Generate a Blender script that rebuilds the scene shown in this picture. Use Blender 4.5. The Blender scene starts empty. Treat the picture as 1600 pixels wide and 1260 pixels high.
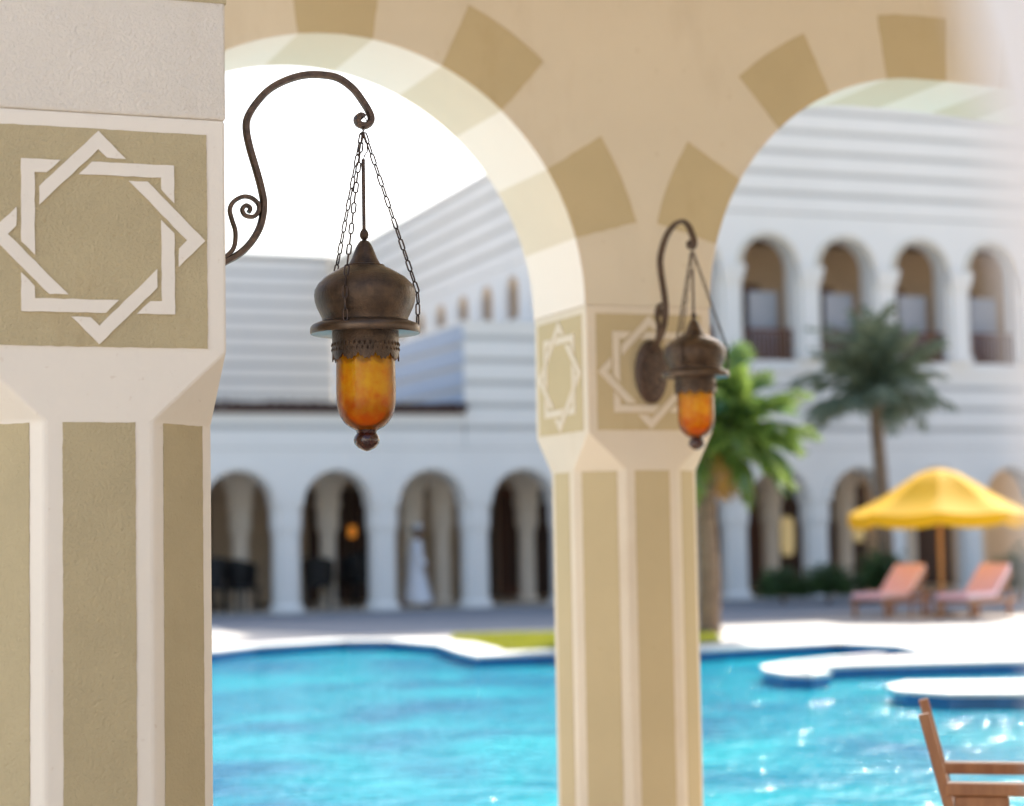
import bpy, bmesh, math, random
from mathutils import Vector, Matrix
R = math.radians
random.seed(7)
scene = bpy.context.scene
COL = scene.collection

# ------------------------------------------------------------------ camera
THETA = R(21.17)
cam_d = bpy.data.cameras.new('camera')
cam = bpy.data.objects.new('camera', cam_d)
COL.objects.link(cam)
cam_d.sensor_width = 36.0
cam_d.lens = 3101 / 1600 * 36.0
cam_d.clip_start = 0.05
cam_d.clip_end = 3000
cam.location = (0, 0, 1.5)
cam.rotation_euler = (Matrix.Rotation(-THETA, 3, 'Z') @ Matrix.Rotation(R(90 + 3.87), 3, 'X')
                      @ Matrix.Rotation(R(-1.01), 3, 'Z')).to_euler()
cam_d.dof.use_dof = True
cam_d.dof.focus_distance = 5.05
cam_d.dof.aperture_fstop = 2.1
scene.camera = cam

# ------------------------------------------------------------------ sky, sun, exposure
SUN_EL, SUN_AZ = R(38), R(44)          # azimuth measured from +Y towards +X
world = bpy.data.worlds.new('World')
scene.world = world
world.use_nodes = True
wn = world.node_tree.nodes
sky = wn.new('ShaderNodeTexSky')
sky.sky_type = 'NISHITA'
sky.sun_disc = False
sky.sun_elevation = SUN_EL
sky.sun_rotation = SUN_AZ
sky.air_density = 1.0
sky.dust_density = 3.0
sky.ozone_density = 1.0
bg = wn['Background']
bg.inputs['Strength'].default_value = 0.15
world.node_tree.links.new(sky.outputs[0], bg.inputs[0])
sun_d = bpy.data.lights.new('sun', 'SUN')
sun_d.energy = 5.0
sun_d.angle = R(0.53)
sun_d.color = (1.0, 0.95, 0.88)
sun = bpy.data.objects.new('sun', sun_d)
COL.objects.link(sun)
SV = Vector((math.sin(SUN_AZ) * math.cos(SUN_EL), math.cos(SUN_AZ) * math.cos(SUN_EL), math.sin(SUN_EL)))
sun.rotation_euler = SV.to_track_quat('Z', 'Y').to_euler()
sun.location = (20, 60, 60)
scene.view_settings.view_transform = 'Standard'
scene.view_settings.look = 'None'
scene.view_settings.gamma = 1.0
scene.view_settings.exposure = 1.0
scene.render.engine = 'CYCLES'
scene.cycles.max_bounces = 10
scene.cycles.diffuse_bounces = 6
scene.cycles.glossy_bounces = 4
scene.cycles.transparent_max_bounces = 12
scene.cycles.use_denoising = True
scene.cycles.sample_clamp_indirect = 6.0

# ------------------------------------------------------------------ materials
MATS = {}


def mat(name, col, rough=0.8, metal=0.0, spec=0.5, var=0.0, vscale=3.0, col2=None, bump=0.0, bscale=60.0,
        bdist=0.01, sheen=0.0, detail=4.0, stretch=None, stain=None):
    m = bpy.data.materials.new(name)
    m.use_nodes = True
    nt = m.node_tree
    b = nt.nodes['Principled BSDF']
    b.inputs['Roughness'].default_value = rough
    b.inputs['Metallic'].default_value = metal
    b.inputs['Specular IOR Level'].default_value = spec
    b.inputs['Base Color'].default_value = (*col, 1)
    tc = nt.nodes.new('ShaderNodeTexCoord')
    src = tc.outputs['Object']
    if stretch:
        mp = nt.nodes.new('ShaderNodeMapping')
        mp.inputs['Scale'].default_value = stretch
        nt.links.new(src, mp.inputs[0])
        src = mp.outputs[0]
    if var > 0 or col2:
        n = nt.nodes.new('ShaderNodeTexNoise')
        n.inputs['Scale'].default_value = vscale
        n.inputs['Detail'].default_value = detail
        n.inputs['Roughness'].default_value = 0.6
        nt.links.new(src, n.inputs['Vector'])
        cr = nt.nodes.new('ShaderNodeValToRGB')
        c2 = col2 or tuple(c * (1 - var) for c in col)
        cr.color_ramp.elements[0].position = 0.32
        cr.color_ramp.elements[1].position = 0.68
        cr.color_ramp.elements[0].color = (*c2, 1)
        cr.color_ramp.elements[1].color = (*col, 1)
        nt.links.new(n.outputs[0], cr.inputs[0])
        nt.links.new(cr.outputs[0], b.inputs['Base Color'])
    if stain:
        mp2 = nt.nodes.new('ShaderNodeMapping')
        mp2.inputs['Scale'].default_value = (1, 1, .35)
        nt.links.new(tc.outputs['Object'], mp2.inputs[0])
        n3 = nt.nodes.new('ShaderNodeTexNoise')
        n3.inputs['Scale'].default_value = stain[1]
        n3.inputs['Detail'].default_value = 6
        n3.inputs['Roughness'].default_value = .65
        nt.links.new(mp2.outputs[0], n3.inputs['Vector'])
        mr = nt.nodes.new('ShaderNodeMapRange')
        mr.inputs['From Min'].default_value = .56
        mr.inputs['From Max'].default_value = .80
        mr.inputs['To Max'].default_value = stain[2]
        nt.links.new(n3.outputs[0], mr.inputs[0])
        n4 = nt.nodes.new('ShaderNodeTexNoise')      # small specks
        n4.inputs['Scale'].default_value = stain[1] * 9
        n4.inputs['Detail'].default_value = 2
        nt.links.new(tc.outputs['Object'], n4.inputs['Vector'])
        mr4 = nt.nodes.new('ShaderNodeMapRange')
        mr4.inputs['From Min'].default_value = .70
        mr4.inputs['From Max'].default_value = .78
        mr4.inputs['To Max'].default_value = stain[2] * .8
        nt.links.new(n4.outputs[0], mr4.inputs[0])
        ad = nt.nodes.new('ShaderNodeMath')
        ad.operation = 'MAXIMUM'
        nt.links.new(mr.outputs[0], ad.inputs[0])
        nt.links.new(mr4.outputs[0], ad.inputs[1])
        mx = nt.nodes.new('ShaderNodeMix')
        mx.data_type = 'RGBA'
        nt.links.new(ad.outputs[0], mx.inputs['Factor'])
        mx.inputs['A'].default_value = (*col, 1)
        for l in list(nt.links):
            if l.to_socket == b.inputs['Base Color']:
                nt.links.new(l.from_socket, mx.inputs['A'])
        mx.inputs['B'].default_value = (*stain[0], 1)
        nt.links.new(mx.outputs['Result'], b.inputs['Base Color'])
    if bump > 0:
        n2 = nt.nodes.new('ShaderNodeTexNoise')
        n2.inputs['Scale'].default_value = bscale
        n2.inputs['Detail'].default_value = 7
        n2.inputs['Roughness'].default_value = .62
        nt.links.new(src, n2.inputs['Vector'])
        bp = nt.nodes.new('ShaderNodeBump')
        bp.inputs['Strength'].default_value = bump
        bp.inputs['Distance'].default_value = bdist
        nt.links.new(n2.outputs[0], bp.inputs['Height'])
        nt.links.new(bp.outputs[0], b.inputs['Normal'])
    MATS[name] = m
    return m


M = MATS
mat('plaster_smooth', (.80, .72, .615), .75, spec=.25, var=.05, vscale=2.2, bump=.35, bscale=45, bdist=.004, stain=((.55, .42, .30), 5, .38))
mat('plaster_arcade', (.74, .66, .545), .75, spec=.25, var=.06, vscale=2.2, bump=.3, bscale=45, bdist=.004, stain=((.50, .38, .26), 4, .3))
mat('plaster_stucco', (.77, .69, .59), .85, spec=.2, var=.05, vscale=2.5, bump=.8, bscale=130, bdist=.008, stain=((.52, .40, .28), 4, .35))
mat('tan_stucco', (.535, .435, .26), .85, spec=.2, var=.11, vscale=4, bump=.8, bscale=130, bdist=.008, stain=((.36, .24, .12), 5, .45))
mat('tan_paint', (.555, .46, .285), .8, spec=.2, var=.08, vscale=2, bump=.25, bscale=60, bdist=.004, stain=((.36, .25, .12), 4, .35))
mat('wall_cream', (.71, .635, .51), .8, spec=.2, var=.07, vscale=1.3, bump=.3, bscale=35, bdist=.004, stain=((.46, .36, .24), 2.5, .35))
mat('soffit_white', (.87, .80, .73), .8, spec=.2, var=.03, vscale=2, bump=.15, bscale=40, bdist=.004)
mat('soffit_sage', (.74, .655, .53), .8, spec=.2, var=.04, vscale=2, bump=.15, bscale=40, bdist=.004)
mat('facade_white', (.90, .855, .79), .85, spec=.2, var=.04, vscale=.6)
mat('facade_joint', (.57, .55, .515), .9, spec=.1, var=.05, vscale=.8)
mat('facade_cream', (.74, .66, .54), .85, spec=.2, var=.05, vscale=.7)
mat('deck_stone', (.60, .555, .49), .8, spec=.3, var=.10, vscale=1.1, bump=.2, bscale=14, bdist=.01)
mat('coping_stone', (.80, .77, .71), .7, spec=.3, var=.05, vscale=2)
mat('gallery_stone', (.44, .37, .29), .6, spec=.4, var=.12, vscale=1.5)
mat('ground_sand', (.45, .38, .29), .9, var=.1, vscale=.2)
mat('ceiling_plaster', (.74, .63, .48), .9, var=.04)
mat('deck_shade_grey', (.25, .265, .29), .8, spec=.3, var=.12, vscale=1.2)  # grey that darkens the deck where the building's shadow falls
mat('bounce_cool', (.60, .65, .70), .85, spec=.2, var=.05, vscale=.8)
mat('bounce_warm', (.52, .44, .34), .85, spec=.2, var=.05, vscale=.8)
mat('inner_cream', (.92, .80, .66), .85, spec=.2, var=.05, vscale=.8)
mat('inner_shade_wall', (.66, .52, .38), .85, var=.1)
mat('pool_tile', (.02, .17, .42), .3, spec=.5, var=.25, vscale=9)
mat('wood_dark', (.07, .03, .018), .5, spec=.4, var=.3, vscale=4, stretch=(1, 1, .2))
mat('wood_brown', (.17, .065, .035), .5, spec=.4, var=.25, vscale=4, stretch=(1, 1, .2))
mat('wood_teak', (.42, .19, .08), .42, spec=.5, col2=(.26, .10, .04), vscale=18, stretch=(1, 1, .15), bump=.1, bscale=40)
mat('pole_wood', (.55, .27, .07), .45, spec=.4, var=.2, vscale=8)
mat('roof_tile', (.10, .055, .045), .8, var=.35, vscale=5)
mat('iron', (.06, .043, .036), .38, metal=.55, spec=.5, col2=(.145, .095, .07), vscale=55, bump=.35, bscale=170, bdist=.002)
mat('bronze', (.035, .022, .015), .30, metal=.6, spec=.6, col2=(.125, .075, .043), vscale=22, bump=.8, bscale=230, bdist=.003, detail=8)
mat('bronze_rim', (.07, .045, .03), .36, metal=.6, spec=.5, col2=(.13, .085, .055), vscale=20, bump=.2, bscale=150, bdist=.002)
mat('chain_steel', (.05, .042, .045), .4, metal=.8, col2=(.12, .075, .05), vscale=30)

mat('knob_glass', (.05, .012, .008), .12, spec=.7, var=.3, vscale=40)
mat('bark', (.34, .23, .14), .9, col2=(.18, .11, .07), vscale=6, bump=.8, bscale=18, bdist=.03, stretch=(1, 1, 2.5))
mat('leaf_bright', (.24, .32, .06), .16, spec=.9, col2=(.06, .13, .03), vscale=3)
mat('leaf_blue', (.27, .30, .18), .45, spec=.4, col2=(.13, .17, .11), vscale=2)
mat('leaf_dry', (.52, .27, .05), .6, col2=(.3, .16, .04), vscale=4)
mat('leaf_hedge', (.09, .17, .04), .5, col2=(.035, .08, .02), vscale=2)
mat('grass_blade', (.40, .38, .04), .6, col2=(.28, .31, .04), vscale=2)
mat('soil_green', (.26, .26, .04), .9, var=.2, vscale=3)
mat('canvas_yellow', (.95, .56, .02), .75, spec=.2)
mat('cushion', (.92, .42, .30), .85)
mat('wicker', (.018, .016, .016), .6, var=.3, vscale=20)
mat('robe', (.88, .88, .92), .85, var=.06, vscale=5)
mat('skin', (.22, .11, .07), .55, spec=.4)
mat('hair', (.015, .012, .01), .6)
mat('cap_white', (.75, .75, .78), .8)
mat('sandal', (.10, .05, .03), .6)
mat('pier_white', (.80, .79, .80), .85, spec=.2, var=.04, vscale=3)
mat('loggia_tan', (.60, .43, .27), .85, var=.08)
mat('arcade_stone', (.62, .52, .40), .7, spec=.3, var=.08)
mat('window_tan', (.62, .40, .20), .8, var=.1)
mat('shutter_tan', (.34, .23, .15), .8, var=.1)
mat('side_shade_blue', (.44, .50, .60), .85, var=.05)  # blue-grey of shade put into the colour of the middle block's left side
mat('lamp_paper', (.75, .62, .35), .6)
mat('grey_panel', (.50, .50, .53), .7, var=.05)


def stripes(name, cols, scale):
    m = M[name]
    nt = m.node_tree
    tc = nt.nodes.new('ShaderNodeTexCoord')
    w = nt.nodes.new('ShaderNodeTexWave')
    w.bands_direction = 'Y'
    w.inputs['Scale'].default_value = scale
    w.inputs['Distortion'].default_value = .6
    nt.links.new(tc.outputs['Object'], w.inputs['Vector'])
    cr = nt.nodes.new('ShaderNodeValToRGB')
    cr.color_ramp.interpolation = 'CONSTANT'
    while len(cr.color_ramp.elements) < len(cols): cr.color_ramp.elements.new(.5)
    for i, c in enumerate(cols):
        cr.color_ramp.elements[i].position = i / len(cols)
        cr.color_ramp.elements[i].color = (*c, 1)
    nt.links.new(w.outputs[0], cr.inputs[0])
    nt.links.new(cr.outputs[0], nt.nodes['Principled BSDF'].inputs['Base Color'])


stripes('cushion', [(.95, .38, .34), (.96, .64, .68), (.95, .88, .90), (.93, .52, .60)], 3.0)


def leaf_translucent(name):
    m = M[name]
    nt = m.node_tree
    b = nt.nodes['Principled BSDF']
    out = nt.nodes['Material Output']
    tr = nt.nodes.new('ShaderNodeBsdfTranslucent')
    mx = nt.nodes.new('ShaderNodeMixShader')
    mx.inputs[0].default_value = .35
    for l in list(nt.links):
        if l.to_socket == b.inputs['Base Color']:
            nt.links.new(l.from_socket, tr.inputs['Color'])
    if not tr.inputs['Color'].is_linked:
        tr.inputs['Color'].default_value = b.inputs['Base Color'].default_value
    nt.links.new(b.outputs[0], mx.inputs[1])
    nt.links.new(tr.outputs[0], mx.inputs[2])
    nt.links.new(mx.outputs[0], out.inputs[0])


for k in ('leaf_bright', 'leaf_blue', 'leaf_dry', 'leaf_hedge', 'grass_blade', 'canvas_yellow'):
    leaf_translucent(k)


def emis(name, col, s):
    m = bpy.data.materials.new(name)
    m.use_nodes = True
    b = m.node_tree.nodes['Principled BSDF']
    b.inputs['Base Color'].default_value = (*col, 1)
    b.inputs['Emission Color'].default_value = (*col, 1)
    b.inputs['Emission Strength'].default_value = s
    M[name] = m


emis('lamp_glow', (1, .34, .04), .2)
emis('lamp_glow_pale', (.9, .66, .30), .12)


def amber():
    m = bpy.data.materials.new('amber_glass')
    m.use_nodes = True
    nt = m.node_tree
    N, L = nt.nodes, nt.links
    N.remove(N['Principled BSDF'])
    out = N['Material Output']
    tc = N.new('ShaderNodeTexCoord')
    n1 = N.new('ShaderNodeTexNoise')
    n1.inputs['Scale'].default_value = 38
    n1.inputs['Detail'].default_value = 5
    L.new(tc.outputs['Object'], n1.inputs['Vector'])
    sx = N.new('ShaderNodeSeparateXYZ')
    L.new(tc.outputs['Object'], sx.inputs[0])
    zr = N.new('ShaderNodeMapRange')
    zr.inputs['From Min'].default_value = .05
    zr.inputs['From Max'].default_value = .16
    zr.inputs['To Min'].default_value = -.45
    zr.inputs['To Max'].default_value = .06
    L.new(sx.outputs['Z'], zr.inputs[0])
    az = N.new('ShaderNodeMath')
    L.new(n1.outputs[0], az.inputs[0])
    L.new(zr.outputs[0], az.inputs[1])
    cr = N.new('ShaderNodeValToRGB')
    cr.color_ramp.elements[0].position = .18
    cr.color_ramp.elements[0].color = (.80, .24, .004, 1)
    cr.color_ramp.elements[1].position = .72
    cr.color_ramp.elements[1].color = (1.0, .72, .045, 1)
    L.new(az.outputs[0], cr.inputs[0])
    vo = N.new('ShaderNodeTexVoronoi')
    vo.inputs['Scale'].default_value = 190
    L.new(tc.outputs['Object'], vo.inputs['Vector'])
    bp = N.new('ShaderNodeBump')
    bp.inputs['Strength'].default_value = .35
    bp.inputs['Distance'].default_value = .002
    L.new(vo.outputs['Distance'], bp.inputs['Height'])
    tp = N.new('ShaderNodeBsdfTransparent')
    tl = N.new('ShaderNodeBsdfTranslucent')
    L.new(cr.outputs[0], tp.inputs[0])
    L.new(cr.outputs[0], tl.inputs[0])
    L.new(bp.outputs[0], tl.inputs['Normal'])
    df = N.new('ShaderNodeBsdfDiffuse')
    L.new(cr.outputs[0], df.inputs[0])
    m0 = N.new('ShaderNodeMixShader')
    m0.inputs[0].default_value = .35
    L.new(tl.outputs[0], m0.inputs[1])
    L.new(df.outputs[0], m0.inputs[2])
    m1 = N.new('ShaderNodeMixShader')
    m1.inputs[0].default_value = .34
    L.new(tp.outputs[0], m1.inputs[1])
    L.new(m0.outputs[0], m1.inputs[2])
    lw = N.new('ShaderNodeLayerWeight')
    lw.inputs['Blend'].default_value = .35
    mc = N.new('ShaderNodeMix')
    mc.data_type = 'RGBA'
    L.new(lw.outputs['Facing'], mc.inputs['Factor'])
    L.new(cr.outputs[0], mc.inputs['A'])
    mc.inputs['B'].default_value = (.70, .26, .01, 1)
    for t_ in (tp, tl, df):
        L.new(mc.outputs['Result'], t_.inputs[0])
    gl = N.new('ShaderNodeBsdfGlossy')
    gl.inputs['Roughness'].default_value = .06
    L.new(bp.outputs[0], gl.inputs['Normal'])
    fr = N.new('ShaderNodeFresnel')
    fr.inputs['IOR'].default_value = 1.32
    m2 = N.new('ShaderNodeMixShader')
    L.new(fr.outputs[0], m2.inputs[0])
    L.new(m1.outputs[0], m2.inputs[1])
    L.new(gl.outputs[0], m2.inputs[2])
    L.new(m2.outputs[0], out.inputs[0])
    M['amber_glass'] = m


amber()


def water_mat():
    m = bpy.data.materials.new('pool_water')
    m.use_nodes = True
    nt = m.node_tree
    N, L = nt.nodes, nt.links
    b = N['Principled BSDF']
    tc = N.new('ShaderNodeTexCoord')
    n1 = N.new('ShaderNodeTexNoise')
    n1.inputs['Scale'].default_value = .55
    n1.inputs['Detail'].default_value = 5
    n1.inputs['Distortion'].default_value = .6
    L.new(tc.outputs['Object'], n1.inputs['Vector'])
    cr = N.new('ShaderNodeValToRGB')
    cr.color_ramp.elements[0].position = .33
    cr.color_ramp.elements[0].color = (.0, .155, .28, 1)
    cr.color_ramp.elements[1].position = .66
    cr.color_ramp.elements[1].color = (.0, .39, .46, 1)
    L.new(n1.outputs[0], cr.inputs[0])
    L.new(cr.outputs[0], b.inputs['Base Color'])
    b.inputs['Roughness'].default_value = .08
    b.inputs['IOR'].default_value = 1.33
    b.inputs['Specular IOR Level'].default_value = .17
    w = N.new('ShaderNodeTexNoise')
    w.inputs['Scale'].default_value = 2.6
    w.inputs['Detail'].default_value = 4
    w.inputs['Distortion'].default_value = .8
    L.new(tc.outputs['Object'], w.inputs['Vector'])
    w2 = N.new('ShaderNodeTexNoise')
    w2.inputs['Scale'].default_value = 9
    w2.inputs['Detail'].default_value = 3
    L.new(tc.outputs['Object'], w2.inputs['Vector'])
    wm = N.new('ShaderNodeMath')
    wm.operation = 'MULTIPLY_ADD'
    wm.inputs[1].default_value = .35
    L.new(w2.outputs[0], wm.inputs[0])
    L.new(w.outputs[0], wm.inputs[2])
    bp = N.new('ShaderNodeBump')
    bp.inputs['Strength'].default_value = .6
    bp.inputs['Distance'].default_value = .12
    L.new(wm.outputs[0], bp.inputs['Height'])
    L.new(bp.outputs[0], b.inputs['Normal'])
    M['pool_water'] = m


water_mat()

# ------------------------------------------------------------------ helpers


def obj(name, verts, faces, m, parent=None, smooth=False):
    me = bpy.data.meshes.new(name)
    me.from_pydata([tuple(v) for v in verts], [], faces)
    me.materials.append(M[m] if isinstance(m, str) else m)
    if smooth:
        me.polygons.foreach_set('use_smooth', [True] * len(me.polygons))
    bm = bmesh.new()
    bm.from_mesh(me)
    bmesh.ops.recalc_face_normals(bm, faces=bm.faces)
    bm.to_mesh(me)
    bm.free()
    o = bpy.data.objects.new(name, me)
    COL.objects.link(o)
    if parent:
        o.parent = parent
    return o


def link_copy(o, parent, loc=None, rot=None):
    c = o.copy()
    COL.objects.link(c)
    c.parent = parent
    if loc is not None:
        c.location = loc
    if rot is not None:
        c.rotation_euler = rot
    return c


def copy_tree(o, parent=None):
    c = o.copy()
    COL.objects.link(c)
    c.parent = parent
    for ch in list(o.children):
        copy_tree(ch, c)
    return c


def empty(name, loc=(0, 0, 0), rz=0.0):
    o = bpy.data.objects.new(name, None)
    COL.objects.link(o)
    o.location = loc
    o.rotation_euler = (0, 0, rz)
    o.empty_display_size = .2
    return o


def tag(o, label=None, cat=None, group=None, kind=None):
    if label: o['label'] = label
    if cat: o['category'] = cat
    if group: o['group'] = group
    if kind: o['kind'] = kind
    return o


class MB:
    def __init__(s):
        s.v, s.f = [], []

    def add(s, vs, fs):
        b = len(s.v)
        s.v += [tuple(v) for v in vs]
        s.f += [tuple(b + i for i in f) for f in fs]
        return s

    def box(s, x0, x1, y0, y1, z0, z1):
        return s.add([(x0, y0, z0), (x1, y0, z0), (x1, y1, z0), (x0, y1, z0), (x0, y0, z1), (x1, y0, z1), (x1, y1, z1), (x0, y1, z1)],
                     [(0, 3, 2, 1), (4, 5, 6, 7), (0, 1, 5, 4), (1, 2, 6, 5), (2, 3, 7, 6), (3, 0, 4, 7)])

    def bar(s, a, b, w, h, up=(0, 0, 1)):
        a, b = Vector(a), Vector(b)
        t = (b - a).normalized()
        x = t.cross(Vector(up))
        if x.length < 1e-4: x = t.cross(Vector((1, 0, 0)))
        x.normalize()
        y = x.cross(t)
        vs = []
        for c in (a, b):
            for sx, sy in ((-1, -1), (1, -1), (1, 1), (-1, 1)):
                vs.append(c + x * sx * w / 2 + y * sy * h / 2)
        return s.add(vs, [(0, 1, 2, 3), (7, 6, 5, 4), (0, 4, 5, 1), (1, 5, 6, 2), (2, 6, 7, 3), (3, 7, 4, 0)])

    def prism(s, poly, z0, z1, inset=0):
        n = len(poly)
        vs = [(x, y, z0) for x, y in poly] + [(x, y, z1) for x, y in poly]
        fs = [tuple(range(n - 1, -1, -1)), tuple(range(n, 2 * n))] + [(i, (i + 1) % n, n + (i + 1) % n, n + i) for i in range(n)]
        return s.add(vs, fs)

    def tube(s, pts, rad, n=8, caps=True):
        pts = [Vector(p) for p in pts]
        if not isinstance(rad, (list, tuple)): rad = [rad] * len(pts)
        up = None
        vs = []
        for i, p in enumerate(pts):
            t = (pts[min(i + 1, len(pts) - 1)] - pts[max(i - 1, 0)]).normalized()
            if up is None:
                up = t.orthogonal().normalized()
            x = (up - t * up.dot(t)).normalized()
            up = x
            y = t.cross(x)
            for k in range(n):
                a = 2 * math.pi * k / n
                vs.append(p + (x * math.cos(a) + y * math.sin(a)) * rad[i])
        fs = []
        for i in range(len(pts) - 1):
            for k in range(n):
                fs.append((i * n + k, i * n + (k + 1) % n, (i + 1) * n + (k + 1) % n, (i + 1) * n + k))
        if caps:
            fs.append(tuple(range(n - 1, -1, -1)))
            fs.append(tuple((len(pts) - 1) * n + k for k in range(n)))
        return s.add(vs, fs)

    def lathe(s, prof, n=32, c=(0, 0)):
        vs, fs = [], []
        for r_, z in prof:
            for k in range(n):
                a = 2 * math.pi * k / n
                vs.append((c[0] + r_ * math.cos(a), c[1] + r_ * math.sin(a), z))
        for i in range(len(prof) - 1):
            for k in range(n):
                fs.append((i * n + k, i * n + (k + 1) % n, (i + 1) * n + (k + 1) % n, (i + 1) * n + k))
        return s.add(vs, fs)

    def build(s, name, m, parent=None, smooth=False):
        return obj(name, s.v, s.f, m, parent, smooth)


def auto_smooth(o, ang=40):
    me = o.data
    me.polygons.foreach_set('use_smooth', [True] * len(me.polygons))
    bm = bmesh.new()
    bm.from_mesh(me)
    for e in bm.edges:
        if len(e.link_faces) == 2 and e.calc_face_angle(0) > R(ang):
            e.smooth = False
    bm.to_mesh(me)
    bm.free()
    return o


def bevel(o, w, seg=2):
    b = o.modifiers.new('bevel', 'BEVEL')
    b.width = w
    b.segments = seg
    b.limit_method = 'ANGLE'
    b.angle_limit = R(25)
    return o


def catmull(P, n=6):
    P = [Vector((*p, 0)) if len(p) == 2 else Vector(p) for p in P]
    out = []
    for i in range(len(P) - 1):
        p0, p1, p2, p3 = P[max(i - 1, 0)], P[i], P[i + 1], P[min(i + 2, len(P) - 1)]
        for k in range(n):
            t = k / n
            out.append(.5 * ((2 * p1) + (p2 - p0) * t + (2 * p0 - 5 * p1 + 4 * p2 - p3) * t * t + (3 * p1 - p0 - 3 * p2 + p3) * t ** 3))
    out.append(P[-1])
    return out


def arch_wall(centers, rad, zs, zbot, u0, u1, ztop, v0, v1, sill=None, n=28, wide=()):
    """wall in the u-z plane between v0 and v1, with round arched openings; zbot<zs gives it its own piers"""
    b = MB()

    def quad2(p):   # front and back
        b.add([(u, v0, z) for u, z in p], [(0, 1, 2, 3)])
        b.add([(u, v1, z) for u, z in p], [(3, 2, 1, 0)])

    def strip(a, c):   # reveal between two outline points
        b.add([(a[0], v0, a[1]), (c[0], v0, c[1]), (c[0], v1, c[1]), (a[0], v1, a[1])], [(0, 1, 2, 3)])
    edges = [u0]
    def rr(c, x): return wide[1] if (wide and abs(c - wide[0]) < .01 and x > 0) else rad
    for c in centers: edges += [c - rad, c + rr(c, 1)]
    edges.append(u1)
    for i in range(0, len(edges), 2):
        a, c = edges[i], edges[i + 1]
        if c - a > 1e-4:
            quad2([(a, zbot), (c, zbot), (c, zs), (a, zs)]) if zbot < zs - 1e-4 else None
            quad2([(a, zs), (c, zs), (c, ztop), (a, ztop)])
            strip((a, zbot), (c, zbot))
    for c in centers:
        P = [(c - rr(c, -math.cos(math.pi * k / n)) * math.cos(math.pi * k / n), zs + rad * math.sin(math.pi * k / n)) for k in range(n + 1)]
        for k in range(n):
            quad2([P[k], P[k + 1], (P[k + 1][0], ztop), (P[k][0], ztop)])
            strip(P[k], P[k + 1])
        zb = sill if sill is not None else zbot
        if zb < zs - 1e-4:
            strip((c - rad, zb), (c - rad, zs))
            strip((c + rad, zs), (c + rad, zb))
        if sill is not None:
            quad2([(c - rad, zbot), (c + rad, zbot), (c + rad, sill), (c - rad, sill)])
            strip((c - rad, sill), (c + rad, sill))
    strip((u0, ztop), (u1, ztop))
    strip((u0, zbot), (u0, ztop))
    strip((u1, zbot), (u1, ztop))
    bm = bmesh.new()
    me = bpy.data.meshes.new('tmp')
    me.from_pydata(b.v, [], b.f)
    bm.from_mesh(me)
    bmesh.ops.remove_doubles(bm, verts=bm.verts, dist=1e-4)
    v = [x.co.copy() for x in bm.verts]
    bm.verts.index_update()
    f = [tuple(x.index for x in p.verts) for p in bm.faces]
    bm.free()
    bpy.data.meshes.remove(me)
    return v, f


def inside(poly, x, y):
    c = False
    j = len(poly) - 1
    for i in range(len(poly)):
        xi, yi = poly[i]
        xj, yj = poly[j]
        if (yi > y) != (yj > y) and x < (xj - xi) * (y - yi) / (yj - yi) + xi: c = not c
        j = i
    return c


# ------------------------------------------------------------------ ground, decks, pool
tag(MB().add([(-900, -900, -.45), (900, -900, -.45), (900, 1500, -.45), (-900, 1500, -.45)], [(0, 1, 2, 3)]).build('ground', 'ground_sand'), kind='structure')
tag(MB().box(-14, 26, 9.2, 30, -.40, -.12).build('water', 'pool_water'), kind='structure')
tag(MB().box(-40, 60, 3.9, 9.0, -.44, 0).build('gallery_floor', 'gallery_stone'), kind='structure')
tag(MB().box(-40, 60, -60, 3.9, -.44, -.004).build('forecourt_paving', 'deck_stone'), kind='structure')
EDGE = [(-15, 24.0), (-4, 24.6), (3.2, 25.2), (6.0, 26.92), (6.8, 27.8), (8.3, 28.4), (8.87, 28.0), (9.10, 26.4), (8.75, 24.6), (8.6, 23.55), (9.65, 23.65), (11.47, 23.0),
        (13.62, 23.28), (13.9, 22.2), (13.5, 20.9)]
TONGUE_TOP = [(12.7, 20.75), (11.93, 20.5), (11.1, 20.1), (10.55, 19.65), (10.3, 19.1), (10.2, 18.5), (10.33, 18.2), (10.6, 18.35), (10.75, 18.95), (11.05, 19.2), (11.43, 19.27),
              (12.2, 19.1), (13.35, 18.77), (16, 18.2), (27, 15.5)]
deck_poly = EDGE + TONGUE_TOP + [(27, 9.3 + 3), (60, 12.3), (60, 75), (-40, 75), (-40, 9.35), (-15, 9.35)]
tag(MB().prism(deck_poly, -.44, 0.0).build('pool_deck', 'deck_stone'), kind='structure')


def offset_line(P, w):
    out = []
    for i, p in enumerate(P):
        a, c = Vector(P[max(i - 1, 0)]), Vector(P[min(i + 1, len(P) - 1)])
        t = (c - a).normalized()
        out.append((p[0] - t.y * w, p[1] + t.x * w))
    return out


def strip_band(name, P, w0, w1, z0, z1, m):
    A, B_ = offset_line(P, w0), offset_line(P, w1)
    b = MB()
    n = len(P)
    vs = [(*p, z) for p, z in zip(A, [z0] * n)] + [(*p, z0) for p in B_] + [(*p, z1) for p in A] + [(*p, z1) for p in B_]
    fs = []
    for i in range(n - 1):
        fs += [(2 * n + i, 2 * n + i + 1, 3 * n + i + 1, 3 * n + i), (i, 2 * n + i, 2 * n + i + 1, i + 1), (n + i, n + i + 1, 3 * n + i + 1, 3 * n + i), (i, i + 1, n + i + 1, n + i)]
    fs += [(0, n, 3 * n, 2 * n), (n - 1, 2 * n - 1, 4 * n - 1, 3 * n - 1)]
    b.add(vs, fs)
    return b.build(name, m)


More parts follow.
